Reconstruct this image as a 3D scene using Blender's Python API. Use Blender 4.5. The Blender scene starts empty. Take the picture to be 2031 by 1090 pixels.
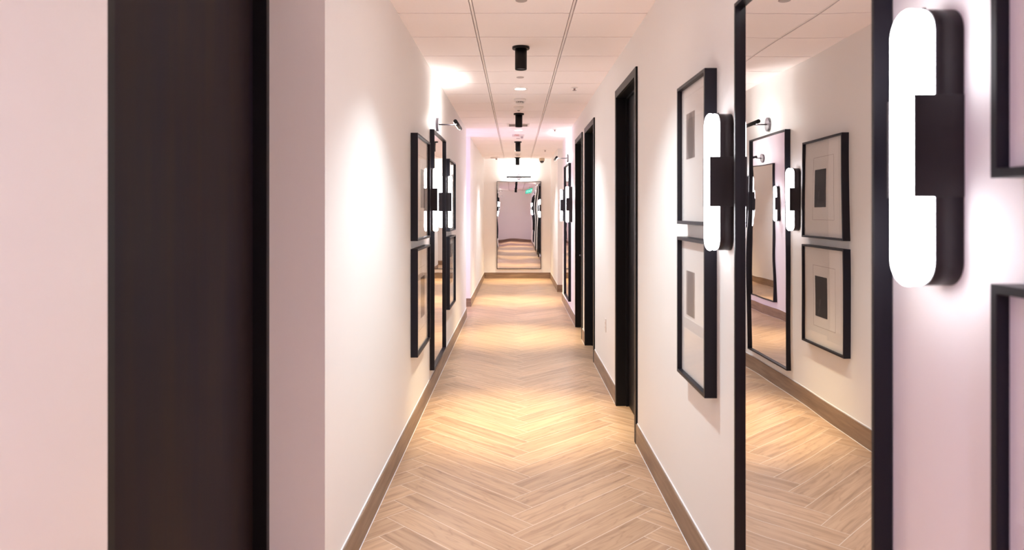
import bpy, bmesh, math, random
from mathutils import Vector, Matrix

PI = math.pi
sc = bpy.context.scene
C = sc.collection

# ------------------------------------------------------------------ camera
F = 1430.0
EYE = 1.546
cam_d = bpy.data.cameras.new('camera')
cam_d.sensor_width = 36.0
cam_d.sensor_fit = 'HORIZONTAL'
cam_d.lens = F / 2031.0 * 36.0
cam_d.shift_x = -(1023 - 1015.5) / 2031.0
cam_d.shift_y = -(545 - 420) / 2031.0
cam_d.clip_start = 0.02
cam_d.dof.use_dof = True
cam_d.dof.focus_distance = 7.0
cam_d.dof.aperture_fstop = 4.0
cam = bpy.data.objects.new('camera', cam_d)
cam.location = (0, 0, EYE)
cam.rotation_euler = (PI / 2, 0, 0)
C.objects.link(cam)
sc.camera = cam

# ------------------------------------------------------------------ world, exposure
w = bpy.data.worlds.new('world')
sc.world = w
w.use_nodes = True
w.node_tree.nodes['Background'].inputs[0].default_value = (0.9, 0.85, 0.95, 1)
w.node_tree.nodes['Background'].inputs[1].default_value = 0.05
sc.view_settings.view_transform = 'Standard'
sc.view_settings.look = 'None'
sc.view_settings.gamma = 1
sc.view_settings.use_curve_mapping = False
sc.view_settings.exposure = 1.58
sc.cycles.max_bounces = 14
sc.cycles.glossy_bounces = 10
sc.cycles.diffuse_bounces = 9
sc.cycles.transparent_max_bounces = 16
sc.cycles.sample_clamp_indirect = 6.0
sc.cycles.blur_glossy = 0.3

P_PENDANT = 172.0
P_RECESSED = 68.0
P_PICTURE = 2.5
P_SIDE = 12.0
E_SCONCE = 6.5
WARM = (1.0, 0.865, 0.52)
NEUTRAL = (0.81, 0.95, 1.0)
COOL = (0.93, 0.88, 1.0)
VIOLET = (0.66, 0.56, 1.0)

# ------------------------------------------------------------------ dimensions
CH = EYE + 1.224            # ceiling height
XR = 0.812                  # right wall face
XL = -0.728                 # left wall face
XL2 = -0.742                # left wall face past the side hall
XA = -0.94                  # left wall face of the alcove by the camera
YE = 16.8                   # end wall
YB = -3.9                   # wall behind the camera
L_O = (10.57, 11.78)        # side hall mouth on the left
R_O = (12.55, 13.96)        # side hall mouth on the right
N_O = (-0.35, 1.15)         # side hall mouth on the left by the camera
T = 0.16

# ------------------------------------------------------------------ materials
def new_mat(name):
    m = bpy.data.materials.new(name)
    m.use_nodes = True
    nt = m.node_tree
    return m, nt, nt.nodes['Principled BSDF']

def simple(name, col, rough=0.5, metal=0.0, spec=0.5, noise=0.0, nscale=30.0, bump=0.0, bscale=200.0):
    m, nt, b = new_mat(name)
    b.inputs['Base Color'].default_value = (*col, 1)
    b.inputs['Roughness'].default_value = rough
    b.inputs['Metallic'].default_value = metal
    b.inputs['Specular IOR Level'].default_value = spec
    tc = nt.nodes.new('ShaderNodeTexCoord')
    if noise:
        n = nt.nodes.new('ShaderNodeTexNoise'); n.inputs['Scale'].default_value = nscale
        n.inputs['Detail'].default_value = 3
        r = nt.nodes.new('ShaderNodeMix'); r.data_type = 'RGBA'
        r.inputs[6].default_value = (*[c * (1 - noise) for c in col], 1)
        r.inputs[7].default_value = (*[min(1, c * (1 + noise)) for c in col], 1)
        nt.links.new(tc.outputs['Object'], n.inputs['Vector'])
        nt.links.new(n.outputs['Fac'], r.inputs[0])
        nt.links.new(r.outputs[2], b.inputs['Base Color'])
    if bump:
        n2 = nt.nodes.new('ShaderNodeTexNoise'); n2.inputs['Scale'].default_value = bscale
        bp = nt.nodes.new('ShaderNodeBump'); bp.inputs['Strength'].default_value = bump
        bp.inputs['Distance'].default_value = 0.001
        nt.links.new(tc.outputs['Object'], n2.inputs['Vector'])
        nt.links.new(n2.outputs['Fac'], bp.inputs['Height'])
        nt.links.new(bp.outputs['Normal'], b.inputs['Normal'])
    return m

def emit(name, col, s):
    m, nt, b = new_mat(name)
    b.inputs['Base Color'].default_value = (0.9, 0.9, 0.9, 1)
    b.inputs['Emission Color'].default_value = (*col, 1)
    b.inputs['Emission Strength'].default_value = s
    return m

M = {}
M['wall'] = simple('wall_paint', (0.885, 0.862, 0.85), 0.55, noise=0.01, nscale=3, bump=0.15, bscale=350)
M['tile'] = simple('ceiling_tile', (0.97, 0.90, 0.905), 0.9, noise=0.015, nscale=60, bump=0.2, bscale=260)
M['tbar'] = simple('grid_bar', (0.86, 0.79, 0.775), 0.5)
M['gap'] = simple('ceiling_gap', (0.09, 0.065, 0.065), 0.9)
M['grout'] = simple('grout', (0.80, 0.68, 0.58), 0.8)
M['black'] = simple('black_metal', (0.007, 0.0065, 0.008), 0.45, spec=0.25)
M['frame'] = simple('black_frame_lacquer', (0.008, 0.007, 0.013), 0.42, spec=0.28)
M['bronze'] = simple('dark_bronze', (0.024, 0.018, 0.021), 0.35, metal=0.3, spec=0.35, noise=0.1, nscale=20)
M['plate'] = simple('brushed_bronze', (0.028, 0.019, 0.025), 0.38, metal=0.2)
M['doorframe'] = simple('black_door_frame', (0.005, 0.0045, 0.006), 0.42, spec=0.25)
M['doorleaf'] = simple('black_door_leaf', (0.008, 0.006, 0.008), 0.45, spec=0.3, noise=0.2, nscale=8)
M['steel'] = simple('dark_steel', (0.16, 0.15, 0.17), 0.3, metal=0.9)
M['white'] = simple('white_plastic', (0.80, 0.74, 0.72), 0.45)
M['grey'] = simple('grey_plastic', (0.42, 0.37, 0.37), 0.5)
M['red'] = simple('red_mark', (0.55, 0.08, 0.06), 0.4)
M['caulk_glint'] = simple('white_caulk_and_glint', (0.9, 0.88, 0.9), 0.5)  # caulk at the floor joint, painted highlight along the baseboard tops
M['mat'] = simple('picture_mat', (0.90, 0.86, 0.84), 0.85, noise=0.01, nscale=40)
M['mat2'] = simple('picture_mat_bevel', (0.52, 0.46, 0.44), 0.8)
M['lamp'] = emit('lamp_glow', (1.0, 0.86, 0.76), 14)
M['led'] = emit('led_strip', (1.0, 0.90, 0.84), 3)
M['pend_led'] = emit('pendant_lens', (0.75, 0.8, 1.0), 0.012)
M['pend_led'].node_tree.nodes['Principled BSDF'].inputs['Base Color'].default_value = (0.10, 0.11, 0.14, 1)
M['exit'] = emit('exit_green', (0.0, 0.80, 0.52), 0.34)
M['exit_w'] = emit('exit_letters', (0.6, 1.0, 0.92), 0.45)
M['exit'].node_tree.nodes['Principled BSDF'].inputs['Base Color'].default_value = (0.0, 0.30, 0.18, 1)
M['sconce'] = emit('sconce_glass', (0.95, 0.95, 1.0), E_SCONCE)

def wood_dark():
    m, nt, b = new_mat('dark_stained_wood')
    tc = nt.nodes.new('ShaderNodeTexCoord')
    mp = nt.nodes.new('ShaderNodeMapping'); mp.inputs['Scale'].default_value = (6, 6, 0.5)
    n = nt.nodes.new('ShaderNodeTexNoise'); n.inputs['Scale'].default_value = 2.2; n.inputs['Detail'].default_value = 6
    r = nt.nodes.new('ShaderNodeValToRGB')
    r.color_ramp.elements[0].position = 0.35; r.color_ramp.elements[0].color = (0.010, 0.006, 0.012, 1)
    r.color_ramp.elements[1].position = 0.68; r.color_ramp.elements[1].color = (0.020, 0.011, 0.009, 1)
    nt.links.new(tc.outputs['Object'], mp.inputs['Vector'])
    nt.links.new(mp.outputs['Vector'], n.inputs['Vector'])
    nt.links.new(n.outputs['Fac'], r.inputs[0])
    nt.links.new(r.outputs[0], b.inputs['Base Color'])
    b.inputs['Roughness'].default_value = 0.5
    b.inputs['Specular IOR Level'].default_value = 0.16
    return m
M['wooddark'] = wood_dark()

def mirror_mat():
    m, nt, b = new_mat('mirror_silver')
    b.inputs['Base Color'].default_value = (0.80, 0.78, 0.78, 1)
    b.inputs['Metallic'].default_value = 1
    b.inputs['Roughness'].default_value = 0.0
    tc = nt.nodes.new('ShaderNodeTexCoord')
    n = nt.nodes.new('ShaderNodeTexNoise'); n.inputs['Scale'].default_value = 1.6; n.inputs['Detail'].default_value = 0.5
    bp = nt.nodes.new('ShaderNodeBump'); bp.inputs['Strength'].default_value = 1.0
    bp.inputs['Distance'].default_value = 0.0025
    nt.links.new(tc.outputs['Object'], n.inputs['Vector'])
    nt.links.new(n.outputs['Fac'], bp.inputs['Height'])
    nt.links.new(bp.outputs['Normal'], b.inputs['Normal'])
    return m
M['mirror'] = mirror_mat()

def glazing_mat():
    m = bpy.data.materials.new('picture_glazing'); m.use_nodes = True
    nt = m.node_tree; nt.nodes.clear()
    out = nt.nodes.new('ShaderNodeOutputMaterial')
    mix = nt.nodes.new('ShaderNodeMixShader')
    lw = nt.nodes.new('ShaderNodeLayerWeight'); lw.inputs['Blend'].default_value = 0.5
    pw = nt.nodes.new('ShaderNodeMath'); pw.operation = 'POWER'; pw.inputs[1].default_value = 5.0
    fr = nt.nodes.new('ShaderNodeMath'); fr.operation = 'MULTIPLY_ADD'; fr.inputs[1].default_value = 0.6; fr.inputs[2].default_value = 0.022
    nt.links.new(lw.outputs['Facing'], pw.inputs[0]); nt.links.new(pw.outputs[0], fr.inputs[0])
    tr = nt.nodes.new('ShaderNodeBsdfTransparent'); tr.inputs[0].default_value = (0.98, 0.98, 0.98, 1)
    gl = nt.nodes.new('ShaderNodeBsdfGlossy'); gl.inputs['Roughness'].default_value = 0.0
    nt.links.new(fr.outputs[0], mix.inputs[0]); nt.links.new(tr.outputs[0], mix.inputs[1])
    nt.links.new(gl.outputs[0], mix.inputs[2]); nt.links.new(mix.outputs[0], out.inputs[0])
    return m
M['glaze'] = glazing_mat()

def art_mat(name, c0, c1, kind):
    m, nt, b = new_mat(name)
    tc = nt.nodes.new('ShaderNodeTexCoord')
    b.inputs['Roughness'].default_value = 0.7
    r = nt.nodes.new('ShaderNodeValToRGB')
    r.color_ramp.elements[0].color = (*c0, 1); r.color_ramp.elements[1].color = (*c1, 1)
    if kind == 'dark':                       # near-black print with a few faint scratches
        n = nt.nodes.new('ShaderNodeTexNoise'); n.inputs['Scale'].default_value = 14; n.inputs['Detail'].default_value = 6
        r.color_ramp.elements[0].position = 0.60; r.color_ramp.elements[1].position = 0.75
        nt.links.new(tc.outputs['Object'], n.inputs['Vector']); nt.links.new(n.outputs['Fac'], r.inputs[0])
    else:                                    # washed ink shape on grey-brown ground
        mp = nt.nodes.new('ShaderNodeMapping')
        mp.inputs['Scale'].default_value = (14, 1, 7.5) if kind == 'oval' else (14, 1, 4.0)
        n = nt.nodes.new('ShaderNodeTexNoise'); n.inputs['Scale'].default_value = 9; n.inputs['Detail'].default_value = 3
        ad = nt.nodes.new('ShaderNodeMix'); ad.data_type = 'RGBA'; ad.inputs[0].default_value = 0.12
        g = nt.nodes.new('ShaderNodeTexGradient'); g.gradient_type = 'SPHERICAL'
        nt.links.new(tc.outputs['Object'], mp.inputs['Vector'])
        nt.links.new(tc.outputs['Object'], n.inputs['Vector'])
        nt.links.new(mp.outputs['Vector'], ad.inputs[6]); nt.links.new(n.outputs['Color'], ad.inputs[7])
        nt.links.new(ad.outputs[2], g.inputs['Vector'])
        r.color_ramp.elements[0].position = 0.22; r.color_ramp.elements[1].position = 0.34
        nt.links.new(g.outputs['Fac'], r.inputs[0])
    nt.links.new(r.outputs[0], b.inputs['Base Color'])
    return m
M['art_dark'] = art_mat('print_dark', (0.055, 0.05, 0.052), (0.14, 0.13, 0.135), 'dark')
M['art_oval'] = art_mat('print_oval', (0.26, 0.21, 0.20), (0.05, 0.04, 0.04), 'oval')
M['art_tall'] = art_mat('print_tall', (0.32, 0.27, 0.26), (0.12, 0.095, 0.095), 'tall')

def plank_mat():
    m, nt, b = new_mat('herringbone_oak')
    uv = nt.nodes.new('ShaderNodeUVMap'); uv.uv_map = 'UVMap'
    at = nt.nodes.new('ShaderNodeAttribute'); at.attribute_name = 'plank'
    # fine grain
    mp = nt.nodes.new('ShaderNodeMapping'); mp.inputs['Scale'].default_value = (0.8, 15, 1)
    n1 = nt.nodes.new('ShaderNodeTexNoise'); n1.inputs['Scale'].default_value = 2.2; n1.inputs['Detail'].default_value = 5
    n1.inputs['Distortion'].default_value = 0.5
    nt.links.new(uv.outputs[0], mp.inputs['Vector']); nt.links.new(mp.outputs[0], n1.inputs['Vector'])
    r1 = nt.nodes.new('ShaderNodeValToRGB')
    e = r1.color_ramp.elements
    e[0].position = 0.25; e[0].color = (0.35, 0.205, 0.128, 1)
    e[1].position = 0.75; e[1].color = (0.63, 0.415, 0.27, 1)
    mid = e.new(0.48); mid.color = (0.535, 0.335, 0.213, 1)
    nt.links.new(n1.outputs['Fac'], r1.inputs[0])
    # broad cathedral figure
    mp2 = nt.nodes.new('ShaderNodeMapping'); mp2.inputs['Scale'].default_value = (0.9, 6.5, 1)
    n2 = nt.nodes.new('ShaderNodeTexNoise'); n2.inputs['Scale'].default_value = 1.7; n2.inputs['Detail'].default_value = 2
    nt.links.new(uv.outputs[0], mp2.inputs['Vector']); nt.links.new(mp2.outputs[0], n2.inputs['Vector'])
    ma = nt.nodes.new('ShaderNodeMath'); ma.operation = 'MULTIPLY'; ma.inputs[1].default_value = 9
    fr = nt.nodes.new('ShaderNodeMath'); fr.operation = 'PINGPONG'; fr.inputs[1].default_value = 0.5
    nt.links.new(n2.outputs['Fac'], ma.inputs[0]); nt.links.new(ma.outputs[0], fr.inputs[0])
    r2 = nt.nodes.new('ShaderNodeValToRGB')
    r2.color_ramp.elements[0].position = 0.0; r2.color_ramp.elements[0].color = (0.80, 0.76, 0.74, 1)
    r2.color_ramp.elements[1].position = 0.16; r2.color_ramp.elements[1].color = (1, 1, 1, 1)
    nt.links.new(fr.outputs[0], r2.inputs[0])
    mul = nt.nodes.new('ShaderNodeMix'); mul.data_type = 'RGBA'; mul.blend_type = 'MULTIPLY'; mul.inputs[0].default_value = 0.75
    nt.links.new(r1.outputs[0], mul.inputs[6]); nt.links.new(r2.outputs[0], mul.inputs[7])
    # each plank its own tone
    r3 = nt.nodes.new('ShaderNodeValToRGB')
    r3.color_ramp.elements[0].color = (0.86, 0.84, 0.82, 1)
    r3.color_ramp.elements[1].color = (1.08, 1.07, 1.05, 1)
    nt.links.new(at.outputs['Fac'], r3.inputs[0])
    mul2 = nt.nodes.new('ShaderNodeMix'); mul2.data_type = 'RGBA'; mul2.blend_type = 'MULTIPLY'; mul2.inputs[0].default_value = 1
    nt.links.new(mul.outputs[2], mul2.inputs[6]); nt.links.new(r3.outputs[0], mul2.inputs[7])
    nt.links.new(mul2.outputs[2], b.inputs['Base Color'])
    b.inputs['Roughness'].default_value = 0.36
    b.inputs['Specular IOR Level'].default_value = 0.45
    bp = nt.nodes.new('ShaderNodeBump'); bp.inputs['Strength'].default_value = 0.25; bp.inputs['Distance'].default_value = 0.001
    nt.links.new(n1.outputs['Fac'], bp.inputs['Height']); nt.links.new(bp.outputs[0], b.inputs['Normal'])
    return m
M['plank'] = plank_mat()

def base_mat():
    m, nt, b = new_mat('baseboard_wood')
    tc = nt.nodes.new('ShaderNodeTexCoord')
    mp = nt.nodes.new('ShaderNodeMapping'); mp.inputs['Scale'].default_value = (1.2, 1.2, 14)
    n = nt.nodes.new('ShaderNodeTexNoise'); n.inputs['Scale'].default_value = 2.6; n.inputs['Detail'].default_value = 5
    r = nt.nodes.new('ShaderNodeValToRGB')
    r.color_ramp.elements[0].position = 0.3; r.color_ramp.elements[0].color = (0.20, 0.125, 0.080, 1)
    r.color_ramp.elements[1].position = 0.7; r.color_ramp.elements[1].color = (0.33, 0.22, 0.15, 1)
    nt.links.new(tc.outputs['Object'], mp.inputs['Vector']); nt.links.new(mp.outputs[0], n.inputs['Vector'])
    nt.links.new(n.outputs['Fac'], r.inputs[0]); nt.links.new(r.outputs[0], b.inputs['Base Color'])
    b.inputs['Roughness'].default_value = 0.42
    return m
M['base'] = base_mat()

# ------------------------------------------------------------------ helpers
def add_box(bm, x0, x1, y0, y1, z0, z1, mi=0):
    x0, x1 = sorted((x0, x1)); y0, y1 = sorted((y0, y1)); z0, z1 = sorted((z0, z1))
    v = [bm.verts.new(p) for p in ((x0,y0,z0),(x1,y0,z0),(x1,y1,z0),(x0,y1,z0),(x0,y0,z1),(x1,y0,z1),(x1,y1,z1),(x0,y1,z1))]
    for f in ((0,3,2,1),(4,5,6,7),(0,1,5,4),(1,2,6,5),(2,3,7,6),(3,0,4,7)):
        fc = bm.faces.new([v[i] for i in f]); fc.material_index = mi

def add_cyl(bm, p0, p1, r0, r1=None, seg=32, mi=0, caps=True):
    r1 = r0 if r1 is None else r1
    p0, p1 = Vector(p0), Vector(p1)
    d = (p1 - p0).normalized()
    a = d.orthogonal().normalized(); b = d.cross(a)
    A = []; B = []
    for i in range(seg):
        t = 2 * PI * i / seg
        u = a * math.cos(t) + b * math.sin(t)
        A.append(bm.verts.new(p0 + u * r0)); B.append(bm.verts.new(p1 + u * r1))
    for i in range(seg):
        j = (i + 1) % seg
        f = bm.faces.new((A[i], A[j], B[j], B[i])); f.smooth = True; f.material_index = mi
    if caps:
        f = bm.faces.new(A[::-1]); f.material_index = mi
        f = bm.faces.new(B); f.material_index = mi

def add_lathe(bm, prof, seg=40, mi=0, cap_first=True, cap_last=True):
    """prof: list of (r, z) around the z axis"""
    rings = []
    for r, z in prof:
        rings.append([bm.verts.new((r * math.cos(2*PI*i/seg), r * math.sin(2*PI*i/seg), z)) for i in range(seg)])
    for k in range(len(rings) - 1):
        for i in range(seg):
            j = (i + 1) % seg
            f = bm.faces.new((rings[k][i], rings[k][j], rings[k+1][j], rings[k+1][i])); f.smooth = True; f.material_index = mi
    if cap_first: bm.faces.new(rings[0][::-1]).material_index = mi
    if cap_last: bm.faces.new(rings[-1]).material_index = mi

def stadium(w, h, n=20):
    """closed outline in (x, z), half width w, full height h"""
    pts = []
    zc = h / 2 - w
    for i in range(n + 1):
        t = PI * i / n
        pts.append((w * math.cos(t), zc + w * math.sin(t)))
    for i in range(n + 1):
        t = PI + PI * i / n
        pts.append((w * math.cos(t), -zc + w * math.sin(t)))
    return pts

def add_loft(bm, loops, mi=0, cap0=True, cap1=True, smooth=True):
    rings = [[bm.verts.new(p) for p in lp] for lp in loops]
    n = len(rings[0])
    for k in range(len(rings) - 1):
        for i in range(n):
            j = (i + 1) % n
            f = bm.faces.new((rings[k][i], rings[k][j], rings[k+1][j], rings[k+1][i])); f.smooth = smooth; f.material_index = mi
    if cap0: bm.faces.new(rings[0][::-1]).material_index = mi
    if cap1: bm.faces.new(rings[-1]).material_index = mi

def obj(name, bm, mats, parent=None, bevel=0.0, smooth_angle=None):
    bmesh.ops.recalc_face_normals(bm, faces=bm.faces[:])
    me = bpy.data.meshes.new(name)
    bm.to_mesh(me); bm.free()
    if not isinstance(mats, (list, tuple)): mats = [mats]
    for m in mats: me.materials.append(m)
    o = bpy.data.objects.new(name, me)
    C.objects.link(o)
    if parent is not None: o.parent = parent
    if bevel:
        bv = o.modifiers.new('bevel', 'BEVEL'); bv.width = bevel; bv.segments = 2; bv.limit_method = 'ANGLE'
    return o

def thing(name, label, cat, loc=(0, 0, 0), rz=0.0, group=None, kind=None):
    o = bpy.data.objects.new(name, None)
    o.empty_display_size = 0.1
    C.objects.link(o)
    o.location = loc; o.rotation_euler = (0, 0, rz)
    if label: o['label'] = label
    if cat: o['category'] = cat
    if group: o['group'] = group
    if kind: o['kind'] = kind
    return o

def struct(name, bm, mats, label=None, bevel=0.0):
    o = obj(name, bm, mats, None, bevel)
    o['kind'] = 'structure'
    if label: o['label'] = label
    return o

def dup(root, loc, rz, label, group=None):
    r = root.copy(); C.objects.link(r)
    r.location = loc; r.rotation_euler = (0, 0, rz); r['label'] = label
    if group: r['group'] = group
    for ch in list(root.children):
        c = ch.copy(); C.objects.link(c); c.parent = r
        for g in ch.children:
            d = g.copy(); C.objects.link(d); d.parent = c
    return r

# which way a thing faces: local x along the wall, local y out of the wall, z up
RZ = {'R': PI / 2, 'L': -PI / 2, 'E': PI, 'B': 0.0}
def on_wall(side, along, z):
    if side == 'R': return (XR, along, z)
    if side == 'L': return (XL, along, z)
    if side == 'E': return (along, YE, z)
    if side == 'B': return (along, YB, z)

# ------------------------------------------------------------------ floor: herringbone planks
def make_floor():
    bm = bmesh.new()
    uvl = bm.loops.layers.uv.new('UVMap')
    pl = bm.faces.layers.float.new('plank')
    rnd = random.Random(7)
    X0, X1, Y0, Y1 = -3.2, 3.0, -4.2, 17.0
    add_box(bm, X0, X1, Y0, Y1, -0.05, -0.0003, 1)
    L, W, g = 0.895, 0.1525, 0.0016
    s2 = math.sqrt(0.5)
    cx, cy = 0.087, 3.344
    # pattern axes: (a,b) rotated 45 degrees, left column runs away to the left
    def world(a, b):
        # a axis -> (+x, -y), b axis -> (+x, +y)
        return (cx + (a + b) * s2, cy + (-a + b) * s2)
    def plank(a0, a1, b0, b1, along):
        cxm, cym = world((a0 + a1) / 2, (b0 + b1) / 2)
        if not (X0 - 1 < cxm < X1 + 1 and Y0 - 1 < cym < Y1 + 1): return
        # only where a floor can be seen
        if cxm < -1.5 and not (9.8 < cym < 12.6 or -1.1 < cym < 1.9): return
        if cxm > 1.5 and not (11.8 < cym < 14.8): return
        q = [(a0 + g, b0 + g), (a1 - g, b0 + g), (a1 - g, b1 - g), (a0 + g, b1 - g)]
        vs = []
        for a, b in q:
            x, y = world(a, b)
            vs.append(bm.verts.new((x, y, 0)))
        f = bm.faces.new(vs)
        f[pl] = rnd.random()
        ou, ov = rnd.uniform(0, 60), rnd.uniform(0, 60)
        for lp, (a, b) in zip(f.loops, q):
            u, v = (a - a0, b - b0) if along == 'a' else (b - b0, a - a0)
            lp[uvl].uv = (u + ou, v + ov)
    # H planks along a at (kW, -kW)... lattice: rows step along the corridor, columns step across it
    for col in range(-4, 5):
        for k in range(-180, 181):
            # step along corridor (+y): a -= W, b += W ; column pair step across: a += L, b += L
            a0, b0 = -k * W + col * L, k * W + col * L
            plank(a0 - L, a0, b0 - W, b0, 'a')
            plank(a0 - W, a0, b0, b0 + L, 'b')
    for co, no in (((X0,0,0),(-1,0,0)), ((X1,0,0),(1,0,0)), ((0,Y0,0),(0,-1,0)), ((0,Y1,0),(0,1,0))):
        bmesh.ops.bisect_plane(bm, geom=bm.verts[:] + bm.edges[:] + bm.faces[:], plane_co=co, plane_no=no, clear_outer=True)
    me = bpy.data.meshes.new('floor'); 
    for f in bm.faces:
        if f.material_index == 0 and f.normal.z < 0: f.normal_flip()
    bm.to_mesh(me); bm.free()
    me.materials.append(M['plank']); me.materials.append(M['grout'])
    o = bpy.data.objects.new('floor', me); C.objects.link(o)
    o['kind'] = 'structure'; o['label'] = 'light oak herringbone plank floor of the corridor'
make_floor()

# ------------------------------------------------------------------ ceiling: lay-in tiles on a grid
def make_ceiling():
    bm = bmesh.new()
    t = 0.61
    ys = []
    y = 4.445
    while y > YB: y -= t
    while y < YE + t: ys.append(y); y += t
    gx = [-0.265, 0.344]
    xs = [(-3.2, -1.484), (-1.484, -0.874), (-0.874, -0.265), (-0.265, 0.344), (0.344, 0.953), (0.953, 1.563), (1.563, 3.0)]
    hb = 0.0118                                  # half the bar plus its reveal
    seam = 0.0065
    for (a, b) in xs:
        for i in range(len(ys) - 1):
            y0, y1 = ys[i], ys[i + 1]
            y1 = min(y1, YE + 0.15)
            if y1 - y0 < 0.05: continue
            add_box(bm, a + hb, b - hb, max(y0, YB - 0.2) + seam, y1 - seam, CH, CH + 0.024, 0)
    for (a, b) in xs[:-1]:
        add_box(bm, b - 0.0065, b + 0.0065, YB - 0.2, YE + 0.2, CH + 0.003, CH + 0.02, 1)
    add_box(bm, -3.2, 3.0, YB - 0.2, YE + 0.2, CH + 0.025, CH + 0.06, 2)
    struct('ceiling', bm, [M['tile'], M['tbar'], M['gap']], 'pale suspended ceiling of square tiles on a slim grid')
make_ceiling()

# ------------------------------------------------------------------ walls
DW = 0.06           # casing width
DOORS = [(4.80, 5.805, 2.515), (7.39, 8.41, 2.515), (8.73, 9.73, 2.515)]   # outer casing span, head height
def wall_run(bm, xa, xb, y0, y1, holes=()):
    y = y0
    for (a, b, h) in holes:
        add_box(bm, xa, xb, y, a, 0, CH)
        add_box(bm, xa, xb, a, b, h, CH)
        y = b
    add_box(bm, xa, xb, y, y1, 0, CH)

ins = 0.035
bm = bmesh.new()
wall_run(bm, XR, XR + T, YB, R_O[0], [(a + ins, b - ins, h - ins) for a, b, h in DOORS])
wall_run(bm, XR, XR + T, R_O[1] + T, YE)
add_box(bm, XR, 2.8, R_O[1], R_O[1] + T, 0, CH)
add_box(bm, XR + T, 2.8, R_O[0] - T, R_O[0], 0, CH)
add_box(bm, 2.8, 2.95, R_O[0] - T, R_O[1] + T, 0, CH)
struct('wall_right', bm, M['wall'], 'off-white right wall of the corridor with three dark doors')

bm = bmesh.new()
wall_run(bm, XL - T, XL, 2.75 + T, L_O[0])
add_box(bm, XA - 0.08, XL, 2.75, 2.75 + T, 0, CH)
wall_run(bm, XL2 - T, XL2, L_O[1] + T, YE)
add_box(bm, -3.0, XL2, L_O[1], L_O[1] + T, 0, CH)
add_box(bm, -3.0, XL - T, L_O[0] - T, L_O[0], 0, CH)
add_box(bm, -3.15, -3.0, L_O[0] - T, L_O[1] + T, 0, CH)
struct('wall_left', bm, M['wall'], 'off-white left wall of the corridor beyond the dark door')

bm = bmesh.new()
ND = (1.66, 2.75, 2.515)
wall_run(bm, XA - T, XA, N_O[1], 2.75, [ND])
wall_run(bm, XA - T, XA, YB, N_O[0])
add_box(bm, -3.0, XA - T, N_O[1], N_O[1] + T, 0, CH)
add_box(bm, -3.0, XA - T, N_O[0] - T, N_O[0], 0, CH)
add_box(bm, -3.15, -3.0, N_O[0] - T, N_O[1] + T, 0, CH)
struct('wall_alcove', bm, M['wall'], 'off-white wall beside the dark wooden door nearest the viewer')

bm = bmesh.new(); add_box(bm, -1.0, 1.1, YE, YE + T, 0, CH)
struct('wall_far', bm, M['wall'], 'off-white end wall behind the tall mirror')
bm = bmesh.new(); add_box(bm, -1.2, 1.1, YB - T, YB, 0, CH)
struct('wall_back', bm, M['wall'], 'off-white wall at the near end of the corridor')

# baseboards
BH, BT = 0.135, 0.012
def board(bm, xa, xb, y0, y1):
    add_box(bm, xa, xb, y0, y1, 0, BH, 0)
bm = bmesh.new()
spans = []
y = YB
for a, b, h in DOORS: spans.append((y, a)); y = b
spans.append((y, R_O[0] + BT))
for a, b in spans:
    add_box(bm, XR - BT, XR, a, b, 0, BH, 0)
    add_box(bm, XR - 0.005, XR, a, b, BH, BH + 0.006, 1)  # pale strip paints the light caught on the board's top edge
    add_box(bm, XR - BT - 0.003, XR - BT, a, b, 0, 0.0015, 1)
add_box(bm, XR - BT, XR, R_O[1] - BT, YE, 0, BH, 0); add_box(bm, XR - 0.005, XR, R_O[1], YE, BH, BH + 0.006, 1)  # painted top highlight continues past the right hall
add_box(bm, XR, 2.8, R_O[1] - BT, R_O[1], 0, BH, 0); add_box(bm, XR, 2.8, R_O[0], R_O[0] + BT, 0, BH, 0)
struct('baseboard_right', bm, [M['base'], M['caulk_glint']], 'brown wood-look baseboard along the right wall')
bm = bmesh.new()
add_box(bm, XL, XL + BT, 2.75 - BT, L_O[0] + BT, 0, BH, 0); add_box(bm, XL, XL + 0.005, 2.75, L_O[0], BH, BH + 0.006, 1)  # second box is the highlight painted along the board top
add_box(bm, XL + BT, XL + BT + 0.003, 2.75 - BT, L_O[0], 0, 0.0015, 1)
add_box(bm, XL2, XL2 + BT, L_O[1] - BT, YE, 0, BH, 0); add_box(bm, XL2, XL2 + 0.005, L_O[1], YE, BH, BH + 0.006, 1)  # same painted highlight strip beyond the left hall
add_box(bm, -3.0, XL2, L_O[1] - BT, L_O[1], 0, BH, 0); add_box(bm, -3.0, XL, L_O[0], L_O[0] + BT, 0, BH, 0)
add_box(bm, XA + 0.001, XL, 2.75 - BT, 2.75, 0, BH, 0)
add_box(bm, XA, XA + BT, N_O[1], ND[0], 0, BH, 0); add_box(bm, XA, XA + BT, YB, N_O[0], 0, BH, 0)
struct('baseboard_left', bm, [M['base'], M['caulk_glint']], 'brown wood-look baseboard along the left wall')
bm = bmesh.new(); add_box(bm, XL2 + BT, XR - BT, YE - BT, YE, 0, BH, 0); add_box(bm, XL2 + BT, XR - BT, YE - 0.005, YE, BH, BH + 0.005, 1)  # white top strip is a painted highlight on the board edge
struct('baseboard_far', bm, [M['base'], M['caulk_glint']], 'brown baseboard below the end mirror')
bm = bmesh.new(); add_box(bm, XA + BT, XR - BT, YB, YB + BT, 0, BH, 0)
struct('baseboard_back', bm, [M['base'], M['caulk_glint']], 'brown baseboard at the near end of the corridor')

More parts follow.
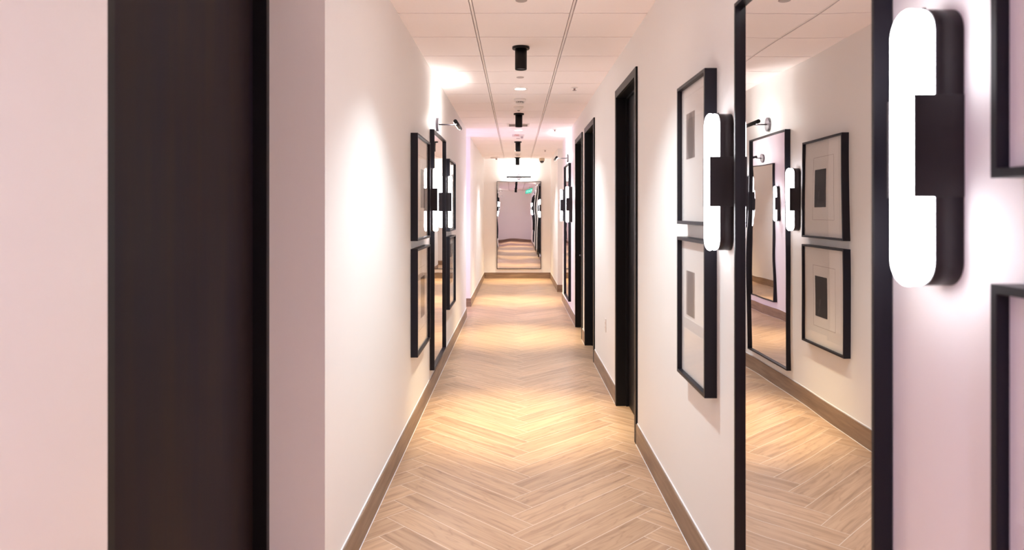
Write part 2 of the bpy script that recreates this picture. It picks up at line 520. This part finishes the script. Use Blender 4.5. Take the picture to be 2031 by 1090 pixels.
# ------------------------------------------------------------------ doors
def lever(parent, along, z, out0, direction, m):
    """a lever handle; local coords, out of the leaf is +y"""
    bm = bmesh.new()
    add_cyl(bm, (along, out0, z), (along, out0 + 0.008, z), 0.026, seg=28)
    add_cyl(bm, (along, out0 + 0.008, z), (along, out0 + 0.055, z), 0.009, seg=16)
    add_cyl(bm, (along - 0.009 * direction, out0 + 0.048, z), (along + 0.115 * direction, out0 + 0.048, z), 0.009, seg=16)
    return obj('door_handle', bm, m, parent)

door_labels = ['black door in a black frame, nearest of the three on the right wall',
               'black door in a black frame, middle of the three on the right wall',
               'black door in a black frame, farthest of the three on the right wall']
for i, (a, b, h) in enumerate(DOORS):
    yc = (a + b) / 2; hw = (b - a) / 2
    d = thing('door_%d' % (i + 2), door_labels[i], None, (XR, yc, 0), PI / 2, kind='structure')
    bm = bmesh.new()                                     # casing on the wall face and jamb lining the opening
    for s in (-1, 1):
        add_box(bm, s * hw, s * (hw - DW), 0, 0.014, 0, h)
        add_box(bm, s * (hw - ins - 0.0), s * (hw - DW), -0.085, 0.0, 0, h - DW)
        add_box(bm, s * (hw - DW), s * (hw - DW - 0.014), -0.085, -0.065, 0, h - DW)
    add_box(bm, -hw + DW, hw - DW, 0, 0.014, h - DW, h)
    add_box(bm, -hw + ins, hw - ins, -0.085, 0, h - DW, h - ins)
    add_box(bm, -hw + DW, hw - DW, -0.085, -0.065, h - DW - 0.014, h - DW)
    obj('frame', bm, M['doorframe'], d, bevel=0.0015)
    bm = bmesh.new()
    add_box(bm, -hw + ins + 0.003, hw - ins - 0.003, -0.130, -0.086, 0.006, h - ins - 0.01)
    lf = obj('leaf', bm, M['doorleaf'], d, bevel=0.002)
    if i == 2: lever(lf, 0.32, 0.972, -0.086, -1, M['steel'])
    else: lever(lf, -0.37, 0.972, -0.086, 1, M['steel'])
# near door in the alcove
a, b, h = ND
d = thing('door_1', 'dark brown stained wooden door at the left, closest to the viewer', None, (XA, (a + b) / 2, 0), -PI / 2, kind='structure')
hw = (b - a) / 2
bm = bmesh.new()
for s in (-1, 1):
    add_box(bm, s * hw, s * (hw - 0.03), -0.13, 0.0, 0, h - 0.03)
add_box(bm, -hw, hw, -0.13, 0.0, h - 0.03, h)
obj('frame', bm, M['doorframe'], d)
bm = bmesh.new()
add_box(bm, -hw + 0.032, hw - 0.032, -0.10, -0.052, 0.006, h - 0.034)
lf = obj('leaf', bm, M['wooddark'], d)

# ------------------------------------------------------------------ frames
def ring(bm, w, h, face, d, recess):
    """rectangular moulding, w x h centred on origin, depth d; glass plane sits `recess` behind the face"""
    def rect(x, z, y): return [(-x, y, -z), (x, y, -z), (x, y, z), (-x, y, z)]
    x, z = w / 2, h / 2
    add_loft(bm, [rect(x, z, 0), rect(x, z, d), rect(x - face, z - face, d), rect(x - face, z - face, 0)], cap0=False, cap1=False, smooth=False)
    # close the back
    A = rect(x, z, 0); B = rect(x - face, z - face, 0)
    va = [bm.verts.new(p) for p in A]; vb = [bm.verts.new(p) for p in B]
    for i in range(4):
        j = (i + 1) % 4
        bm.faces.new((va[i], va[j], vb[j], vb[i]))

def make_mirror(w, h, label, loc, rz, group='tall black framed wall mirrors'):
    t = thing('wall_mirror', label, 'mirror', loc, rz, group)
    bm = bmesh.new(); ring(bm, w, h, 0.012, 0.040, 0.019)
    obj('frame', bm, M['frame'], t, bevel=0.0008)
    bm = bmesh.new(); add_box(bm, -w/2 + 0.012, w/2 - 0.012, 0.0005, 0.021, -h/2 + 0.012, h/2 - 0.012)
    obj('mirror_glass', bm, M['mirror'], t)
    return t

MH = 2.04
GM = None
mir = make_mirror(1.0, MH, 'tall black framed mirror on the right wall, largest and nearest in view', (XR - 0.0010, 2.05, EYE + 0.735 - MH / 2), PI / 2 - 0.0018, GM)
dup(mir, (XR, 11.09, EYE + 0.722 - MH / 2), PI / 2, 'tall black framed mirror on the right wall beyond the farthest door')
dup(mir, (XL + 0.0016, 6.60, EYE + 0.700 - MH / 2), -PI / 2 - 0.003, 'tall black framed mirror on the left wall between the framed pictures')
make_mirror(1.03, MH, 'tall black framed mirror facing the viewer on the end wall', (0.073, YE, EYE + 0.711 - MH / 2), PI, GM)
dup(mir, (XA, -2.9, EYE + 0.700 - MH / 2), -PI / 2, 'tall black framed mirror on the left wall behind the viewer, seen in the end mirror')

# pictures
def make_picture(w, h, label, loc, rz, art, aw, ah, ax, az, face=0.015, d=0.05, bevel_open=None, extra=None):
    t = thing('framed_picture', label, 'picture', loc, rz)
    bm = bmesh.new(); ring(bm, w, h, face, d, 0.014)
    obj('frame', bm, M['frame'], t, bevel=0.0008)
    iw, ih = w / 2 - face, h / 2 - face
    bm = bmesh.new(); add_box(bm, -iw, iw, 0.004, d - 0.021, -ih, ih)
    if bevel_open:                                  # thin inner mat line
        ow, oh = bevel_open
        for (x0, x1, z0, z1) in ((-ow, ow, oh, oh + 0.003), (-ow, ow, -oh - 0.003, -oh), (-ow - 0.002, -ow, -oh, oh), (ow, ow + 0.002, -oh, oh)):
            add_box(bm, x0, x1, d - 0.021, d - 0.0200, z0, z1, 1)
    obj('mat', bm, [M['mat'], M['mat2']], t)
    bm = bmesh.new(); add_box(bm, -aw/2, aw/2, 0, 0.0016, -ah/2, ah/2)
    o = obj('print', bm, art, t); o.location = (ax, d - 0.0210, az)
    if extra: extra(t, d - 0.0193)
    bm = bmesh.new(); add_box(bm, -iw, iw, d - 0.0165, d - 0.0145, -ih, ih)
    obj('glazing', bm, M['glaze'], t)
    return t

def branches(t, y):
    """pale brush strokes on the print"""
    bm = bmesh.new()
    rnd = random.Random(3)
    for k, (x0, z0, x1, z1, r) in enumerate(((0.0,-0.16,0.01,0.15,0.010),(0.0,-0.06,-0.07,0.08,0.007),(0.005,-0.02,0.08,0.13,0.007),(0.0,-0.10,0.07,-0.01,0.006),(-0.03,0.0,-0.09,0.03,0.005),(0.0,0.05,-0.03,0.16,0.006))):
        dx, dz = x1 - x0, z1 - z0; l = math.hypot(dx, dz); nx, nz = -dz / l * r, dx / l * r
        A = [(x0 - nx, y, z0 - nz), (x0 + nx, y, z0 + nz), (x1 + nx * .3, y, z1 + nz * .3), (x1 - nx * .3, y, z1 - nz * .3)]
        B = [(p[0], y + 0.0006, p[2]) for p in A]
        add_loft(bm, [A, B], smooth=False)
    o = obj('brush_strokes', bm, M['mat'], t); o.location = (0, 0, 0.10)

def pic_r(y0, y1, top, bot, **k):
    return (y1 - y0, top - bot, (XR, (y0 + y1) / 2, EYE + (top + bot) / 2), PI / 2)
# right wall, beyond the big mirror
w_, h_, l_, r_ = pic_r(2.91, 3.41, 0.581, -0.056)
make_picture(w_, h_, 'upper framed picture with a dark oval print, right wall beyond the large mirror', l_, r_, M['art_oval'], 0.15, 0.205, 3.23 - 3.16, 0.08)
w_, h_, l_, r_ = pic_r(2.91, 3.41, -0.116, -0.752)
make_picture(w_, h_, 'lower framed picture with a pale grey upright print, right wall beyond the large mirror', l_, r_, M['art_tall'], 0.15, 0.20, 0.07, 0.067)
# right wall, at the right edge of the photo
w_, h_, l_, r_ = pic_r(0.66, 1.158, 0.60, 0.054)
make_picture(w_, 0.636, 'upper framed picture cut off by the right edge of the photo', (XR, 0.909, EYE + 0.054 + 0.318), r_, M['art_oval'], 0.15, 0.205, -0.03, 0.0)
make_picture(w_, 0.636, 'lower framed picture cut off by the right edge of the photo', (XR, 0.909, EYE - 0.115 - 0.318), r_, M['art_tall'], 0.15, 0.20, -0.03, 0.0)
# left wall
def pic_l(y0, y1, top, bot):
    return (y1 - y0, top - bot, (XL, (y0 + y1) / 2, EYE + (top + bot) / 2), -PI / 2)
w_, h_, l_, r_ = pic_l(4.99, 5.73, 0.548, -0.202)
make_picture(w_, h_, 'upper framed picture with a dark rectangular print, left wall this side of the mirror', l_, r_, M['art_dark'], 0.21, 0.285, -0.05, 0.0, bevel_open=(0.19, 0.235))
w_, h_, l_, r_ = pic_l(4.99, 5.73, -0.258, -1.008)
make_picture(w_, h_, 'lower framed picture with a dark rectangular print, left wall this side of the mirror', l_, r_, M['art_dark'], 0.21, 0.30, -0.05, 0.0, bevel_open=(0.19, 0.225))
w_, h_, l_, r_ = pic_l(7.42, 8.16, 0.548, -0.202)
make_picture(w_, h_, 'upper framed picture on the left wall just beyond the mirror', l_, r_, M['art_tall'], 0.21, 0.285, 0.0, 0.0)
w_, h_, l_, r_ = pic_l(7.42, 8.16, -0.258, -1.008)
make_picture(w_, h_, 'lower framed picture with pale branching strokes, left wall just beyond the mirror', l_, r_, M['art_tall'], 0.30, 0.42, 0.0, 0.08, extra=branches)

# ------------------------------------------------------------------ wall sconces
def make_sconce(label, loc, rz):
    t = thing('wall_sconce', label, 'wall lamp', loc, rz, 'pill shaped wall sconces beside the mirrors')
    w, h = 0.0475, 0.516
    def loop(wd, ht, y): return [(x, y, z) for x, z in stadium(wd, ht)]
    bm = bmesh.new()
    add_loft(bm, [loop(w, h, 0.0), loop(w, h, 0.051), loop(w - 0.001, h - 0.002, 0.052)])
    obj('housing', bm, M['bronze'], t)
    bm = bmesh.new()
    add_loft(bm, [loop(w - 0.002, h - 0.008, 0.0522), loop(w, h - 0.002, 0.056), loop(w, h, 0.062), loop(w - 0.0005, h - 0.004, 0.0665),
                  loop(w - 0.001, h - 0.012, 0.0690), loop(w - 0.0005, h - 0.002, 0.0715), loop(w, h + 0.002, 0.0765), loop(w, h + 0.001, 0.081),
                  loop(w - 0.002, h - 0.005, 0.085), loop(w - 0.006, h - 0.014, 0.0880), loop(w - 0.012, h - 0.028, 0.089)])
    obj('glass_diffuser', bm, M['sconce'], t)
    bm = bmesh.new()
    for s in (-1, 1):
        add_box(bm, s * (w - 0.003), s * (w + 0.0022), 0.0, 0.090, -0.093, 0.093)
    obj('centre_band', bm, M['bronze'], t, bevel=0.001)
    bm = bmesh.new()
    add_cyl(bm, (0, 0.046, h/2 - 0.002), (0, 0.046, h/2 + 0.004), 0.004, seg=12)
    obj('screw', bm, M['plate'], t)
    return t
zs = EYE + 0.114
s0 = make_sconce('pill shaped glowing wall sconce on the right wall, largest and nearest, by the large mirror', on_wall('R', 1.353, EYE + 0.120), PI / 2)
dup(s0, on_wall('R', 2.731, EYE + 0.113), PI / 2, 'pill shaped glowing wall sconce on the right wall between framed pictures and large mirror')
dup(s0, on_wall('R', 10.40, EYE + 0.108), PI / 2, 'pill shaped sconce on the right wall beside the farthest door')
dup(s0, on_wall('R', 11.76, EYE + 0.108), PI / 2, 'pill shaped sconce on the right wall just beyond the farther mirror')
dup(s0, on_wall('L', 5.925, EYE + 0.10), -PI / 2, 'pill shaped sconce on the left wall this side of the mirror')
dup(s0, on_wall('L', 7.24, EYE + 0.10), -PI / 2, 'pill shaped sconce on the left wall just beyond the mirror')
dup(s0, (XA, -2.25, EYE + 0.10), -PI / 2, 'pill shaped sconce on the left wall behind the viewer')

# ------------------------------------------------------------------ picture lights
def lamp_light(name, kind, energy, col, loc, rot, parent=None, **kw):
    ld = bpy.data.lights.new(name, kind)
    ld.energy = energy; ld.color = col
    for k, v in kw.items(): setattr(ld, k, v)
    o = bpy.data.objects.new(name, ld); C.objects.link(o)
    o.location = loc; o.rotation_euler = rot
    if parent: o.parent = parent
    return o

def make_picture_light(label, loc, rz):
    t = thing('picture_light', label, 'picture light', loc, rz, 'bar picture lights above the mirrors')
    bm = bmesh.new(); add_cyl(bm, (0, 0, 0), (0, 0.024, 0), 0.064, seg=48)
    obj('wall_plate', bm, M['plate'], t, bevel=0.001)
    bm = bmesh.new(); add_cyl(bm, (0, 0.024, 0), (0, 0.185, -0.004), 0.0065, seg=16)
    obj('arm', bm, M['plate'], t)
    bm = bmesh.new(); add_cyl(bm, (-0.28, 0.198, -0.006), (0.28, 0.198, -0.006), 0.0175, seg=32)
    br = obj('lamp_bar', bm, M['black'], t)
    bm = bmesh.new()
    # slot of light on the side that faces the wall
    add_box(bm, -0.25, 0.25, 0.1785, 0.1835, -0.014, -0.002)
    obj('led', bm, M['led'], br)
    for x in (-0.22, 0.22):
        bm = bmesh.new(); add_cyl(bm, (x, 0.198, -0.0225), (x, 0.198, -0.0252), 0.0055, seg=16)
        obj('spot_lens', bm, M['led'], br)
    lamp_light('bar_glow', 'AREA', P_PICTURE, (0.98, 0.97, 0.92), (0, 0.176, 0.006), (-PI / 2 + 0.0 - 0.5, 0, 0), br,
               shape='RECTANGLE', size=0.5, size_y=0.012, spread=3.0)
    return t
pl0 = make_picture_light('black bar picture light above the mirror on the left wall', on_wall('L', 6.60, EYE + 0.80), -PI / 2)
dup(pl0, on_wall('R', 11.09, EYE + 0.826), PI / 2, 'black bar picture light above the farther mirror on the right wall')
dup(pl0, on_wall('R', 2.05, EYE + 0.84), PI / 2, 'black bar picture light above the large right mirror, just out of the frame')
dup(pl0, on_wall('E', 0.07, EYE + 0.81), PI, 'black bar picture light above the mirror on the end wall')
dup(pl0, (XA, -2.9, EYE + 0.80), -PI / 2, 'black bar picture light behind the viewer, seen in the end mirror')

# ------------------------------------------------------------------ ceiling fixtures
def make_pendant(label, loc):
    t = thing('ceiling_spotlight', label, 'ceiling light', loc, 0, 'black cylinder spotlights along the ceiling')
    bm = bmesh.new(); add_lathe(bm, [(0.064, 0), (0.064, -0.016), (0.0625, -0.018)])
    obj('ceiling_plate', bm, M['black'], t)
    bm = bmesh.new()
    add_lathe(bm, [(0.044, -0.018), (0.044, -0.167), (0.043, -0.169), (0.039, -0.169), (0.039, -0.155)], cap_last=False)
    obj('cylinder_body', bm, M['black'], t)
    bm = bmesh.new(); add_lathe(bm, [(0.0385, -0.157), (0.0385, -0.160)])
    obj('lens', bm, M['pend_led'], t)
    lamp_light('spot_beam', 'SPOT', P_PENDANT, WARM, (0, 0, -0.172), (0, 0, 0), t, spot_size=math.radians(50), spot_blend=1.0, shadow_soft_size=0.03)
    return t
names = ['nearest and largest', 'second from the front', 'third from the front', 'smallest, in front of the end wall']
p0 = make_pendant('black cylinder ceiling spotlight, nearest and largest of the row', (0.038, 5.35, CH))
for y, s in ((8.97, 'second in the row'), (12.56, 'third in the row'), (16.2, 'last in the row, by the end wall')):
    dup(p0, (0.038, y, CH), 0, 'black cylinder ceiling spotlight, ' + s)
dup(p0, (0.038, 1.74, CH), 0, 'black cylinder ceiling spotlight overhead, just out of the frame')
dup(p0, (0.038, -1.87, CH), 0, 'black cylinder ceiling spotlight behind the viewer')

def make_recessed(label, loc):
    t = thing('recessed_light', label, 'ceiling light', loc, 0, 'recessed round downlights in the ceiling')
    bm = bmesh.new()
    add_lathe(bm, [(0.056, 0.004), (0.056, -0.004), (0.066, -0.004), (0.067, -0.001), (0.067, 0.002)], cap_first=False, cap_last=False)
    obj('trim_ring', bm, M['white'], t)
    bm = bmesh.new(); add_lathe(bm, [(0.056, -0.0006), (0.056, -0.0025)])
    obj('lens', bm, M['lamp'], t)
    lamp_light('down_beam', 'SPOT', P_RECESSED, NEUTRAL, (0, 0, -0.012), (0, 0, 0), t, spot_size=math.radians(106), spot_blend=0.75, shadow_soft_size=0.05)
    return t
r0 = make_recessed('round recessed downlight glowing white, nearer of the two visible', (0.045, 7.17, CH))
dup(r0, (0.04, 10.80, CH), 0, 'round recessed downlight glowing white, farther, beyond the air grille')
dup(r0, (0.04, 14.4, CH), 0, 'round recessed downlight near the end wall')
dup(r0, (0.04, 3.57, CH), 0, 'round recessed downlight overhead, just out of the frame')
rv = dup(r0, (0.04, -0.8, CH), 0, 'added recessed downlight out of view behind the viewer, violet fill for the near walls')
for c in rv.children:                       # added unseen lamp, made violet and wide to tint the near wall return
    if c.type == 'LIGHT': c.data = c.data.copy(); c.data.color = (0.68, 0.64, 1.0); c.data.energy = 46.0; c.data.spot_size = 2.75

def tag(o, label, cat, group=None):
    o['label'] = label; o['category'] = cat
    if group: o['group'] = group
    return o

def disc(label, loc):
    bm = bmesh.new(); add_lathe(bm, [(0.034, 0), (0.034, -0.004), (0.030, -0.006)])
    o = obj('sprinkler_cover', bm, M['grey'], None); o.location = loc
    return tag(o, label, 'sprinkler cover', 'flat sprinkler covers')
disc('flat round grey ceiling disc cut off at the top of the photo', (0.032, 4.17, CH))
disc('flat round disc on the ceiling just beyond the nearest black spotlight', (0.04, 6.555, CH))
disc('flat round disc on the ceiling beyond the fire strobe', (0.04, 12.0, CH))

def smoke(label, loc):
    t = thing('smoke_detector', label, 'smoke detector', loc, 0, 'round white smoke detectors')
    bm = bmesh.new(); add_lathe(bm, [(0.064, 0), (0.064, -0.016), (0.056, -0.024), (0.046, -0.028)])
    obj('base', bm, M['white'], t)
    bm = bmesh.new(); add_lathe(bm, [(0.040, -0.028), (0.040, -0.040)]); 
    obj('sensing_chamber', bm, M['gap'], t)
    bm = bmesh.new()
    add_lathe(bm, [(0.044, -0.040), (0.044, -0.046), (0.036, -0.052), (0.012, -0.054)])
    for k in range(12):
        a = 2 * PI * k / 12
        add_cyl(bm, (0.0425 * math.cos(a), 0.0425 * math.sin(a), -0.028), (0.0425 * math.cos(a), 0.0425 * math.sin(a), -0.041), 0.004, seg=8)
    obj('cap', bm, M['white'], t)
    return t
sm = smoke('round white smoke detector on the ceiling beyond the nearer recessed downlight', (0.044, 7.84, CH))
dup(sm, (0.045, 15.15, CH), 0, 'small round white detector on the ceiling beyond the third black spotlight')

t = thing('motion_sensor', 'white domed motion sensor on the ceiling before the second black spotlight', 'sensor', (0.032, 8.38, CH))
bm = bmesh.new(); add_lathe(bm, [(0.060, 0), (0.060, -0.008), (0.050, -0.020), (0.034, -0.036), (0.022, -0.044)])
obj('housing', bm, M['white'], t)
bm = bmesh.new(); add_lathe(bm, [(0.018, -0.044), (0.014, -0.052), (0.006, -0.055)])
obj('sensor_lens', bm, M['grey'], t)

t = thing('air_grille', 'square white ceiling air grille behind the second black spotlight', 'air vent', (0.035, 10.15, CH))
bm = bmesh.new()
for s in (-1, 1):
    add_box(bm, s * 0.155, s * 0.130, -0.155, 0.155, -0.008, 0)
    add_box(bm, -0.130, 0.130, s * 0.155, s * 0.130, -0.008, 0)
obj('frame', bm, M['white'], t)
bm = bmesh.new()
for k in range(9):
    y = -0.116 + 0.029 * k
    v = [(-0.13, y - 0.010, -0.010), (-0.13, y - 0.008, -0.010), (-0.13, y + 0.010, -0.001), (-0.13, y + 0.008, -0.001)]
    add_loft(bm, [v, [(0.13, p[1], p[2]) for p in v]], smooth=False)
obj('louvre_blades', bm, M['white'], t)
bm = bmesh.new(); add_box(bm, -0.13, 0.13, -0.13, 0.13, -0.0009, -0.0002)
obj('duct_opening', bm, M['grey'], t)

def text_mesh(name, s, size, m, parent, loc, rot):
    cu = bpy.data.curves.new(name, 'FONT'); cu.body = s; cu.size = size; cu.extrude = 0.0006
    cu.align_x = 'CENTER'; cu.align_y = 'CENTER'
    tmp = bpy.data.objects.new(name, cu); C.objects.link(tmp)
    dg = bpy.context.evaluated_depsgraph_get()
    me = bpy.data.meshes.new_from_object(tmp.evaluated_get(dg))
    bpy.data.objects.remove(tmp)
    me.materials.clear(); me.materials.append(m)
    o = bpy.data.objects.new(name, me); C.objects.link(o)
    o.parent = parent; o.location = loc; o.rotation_euler = rot
    return o

t = thing('fire_strobe', 'white ceiling fire strobe with red lettering and a clear lens', 'fire alarm', (0.038, 11.45, CH))
bm = bmesh.new(); add_box(bm, -0.095, 0.095, -0.058, 0.058, -0.030, 0)
obj('housing', bm, M['white'], t, bevel=0.006)
bm = bmesh.new(); add_box(bm, 0.040, 0.080, -0.060, -0.02, -0.062, -0.030)
obj('strobe_lens', bm, M['grey'], t, bevel=0.004)
text_mesh('lettering', 'FIRE', 0.04, M['red'], t, (-0.02, -0.0585, -0.015), (PI / 2, 0, 0))
t2 = thing('ceiling_strobe', 'small white ceiling device with a lens, left of the last black spotlight', 'fire alarm', (-0.49, 16.2, CH))
bm = bmesh.new(); add_box(bm, -0.075, 0.085, -0.055, 0.055, -0.026, 0)
obj('housing', bm, M['white'], t2, bevel=0.005)
bm = bmesh.new(); add_box(bm, 0.035, 0.075, -0.057, -0.02, -0.060, -0.026)
obj('strobe_lens', bm, M['grey'], t2, bevel=0.004)

def sprinkler(label, loc):
    t = thing('fire_sprinkler', label, 'sprinkler', loc, 0, 'pendent fire sprinkler heads on the right of the ceiling')
    bm = bmesh.new(); add_lathe(bm, [(0.034, 0), (0.033, -0.004), (0.018, -0.008)])
    obj('escutcheon', bm, M['white'], t)
    bm = bmesh.new()
    add_cyl(bm, (0, 0, -0.008), (0, 0, -0.018), 0.009, seg=16)
    for s in (-1, 1): add_cyl(bm, (s * 0.009, 0, -0.012), (s * 0.003, 0, -0.028), 0.0028, seg=8)
    add_cyl(bm, (0, 0, -0.028), (0, 0, -0.031), 0.020, seg=24)
    obj('deflector_arms', bm, M['grey'], t)
    bm = bmesh.new(); add_cyl(bm, (0, 0, -0.018), (0, 0, -0.0275), 0.0045, seg=12)
    obj('glass_bulb', bm, M['red'], t)
    return t
sp = sprinkler('fire sprinkler head with red bulb on the ceiling, nearest, above the first right door', (0.578, 7.10, CH))
dup(sp, (0.58, 10.70, CH), 0, 'fire sprinkler head on the ceiling, second, near the farthest right door')
dup(sp, (0.58, 14.25, CH), 0, 'fire sprinkler head on the ceiling, smallest, near the dome camera')

t = thing('dome_camera', 'white ceiling security camera with a black dome beside the end wall', 'security camera', (0.595, 16.45, CH))
bm = bmesh.new(); add_lathe(bm, [(0.066, 0), (0.066, -0.040), (0.060, -0.060), (0.052, -0.064)])
obj('housing', bm, simple('cream_plastic', (0.62, 0.52, 0.40), 0.45), t)
bm = bmesh.new(); add_lathe(bm, [(0.050, -0.064), (0.047, -0.082), (0.036, -0.098), (0.018, -0.109), (0.004, -0.112)])
obj('dome', bm, simple('smoked_dome', (0.01, 0.008, 0.008), 0.12), t)

# outlet plate between the first two doors on the right
t = thing('wall_outlet', 'white electrical outlet plate low on the right wall between black doors', 'outlet', (XR, 6.50, EYE - 1.02), PI / 2)
bm = bmesh.new(); add_box(bm, -0.036, 0.036, 0, 0.006, -0.060, 0.060)
obj('cover_plate', bm, M['white'], t, bevel=0.002)
for s in (-1, 1):
    bm = bmesh.new(); add_box(bm, -0.016, 0.016, 0.006, 0.0075, s * 0.020 - 0.014, s * 0.020 + 0.014)
    for dx in (-0.006, 0.006): add_box(bm, dx - 0.001, dx + 0.001, 0.0075, 0.0078, s * 0.020 - 0.003, s * 0.020 + 0.006, 1)
    obj('socket', bm, [M['white'], M['gap']], t)

# exit sign behind the viewer, seen in the end mirror
t = thing('exit_sign', 'green lit EXIT sign seen in the end wall mirror', 'exit sign', (0.60, -2.2, CH - 0.04))
bm = bmesh.new(); add_box(bm, -0.16, 0.16, -0.02, 0.02, -0.20, 0)
obj('housing', bm, M['white'], t, bevel=0.004)
bm = bmesh.new(); add_box(bm, -0.148, 0.148, 0.0205, 0.023, -0.180, -0.020)
obj('lit_panel', bm, M['exit'], t)
text_mesh('lettering', 'EXIT', 0.125, M['exit_w'], t, (0, 0.0236, -0.10), (PI / 2, 0, PI))
bm = bmesh.new(); add_box(bm, -0.03, 0.03, -0.02, 0.02, 0, 0.04)
obj('ceiling_bracket', bm, M['white'], t)

# ------------------------------------------------------------------ daylight coming out of the side halls
def side_light(name, energy, loc, rot, sx, sy, col=VIOLET):
    lamp_light(name, 'AREA', energy, col, loc, rot, None, shape='RECTANGLE', size=sx, size_y=sy)
side_light('side_hall_daylight', P_SIDE, (-2.95, (L_O[0] + L_O[1]) / 2, 1.45), (0, -PI / 2, 0), 2.0, 1.1)
side_light('near_hall_daylight', P_SIDE * 0.4, (-2.95, (N_O[0] + N_O[1]) / 2, 1.45), (0, -PI / 2, 0), 2.2, 1.4)
side_light('right_hall_light', P_SIDE * 0.25, (2.0, (R_O[0] + R_O[1]) / 2, CH - 0.02), (0, 0, 0), 0.8, 0.8, NEUTRAL)
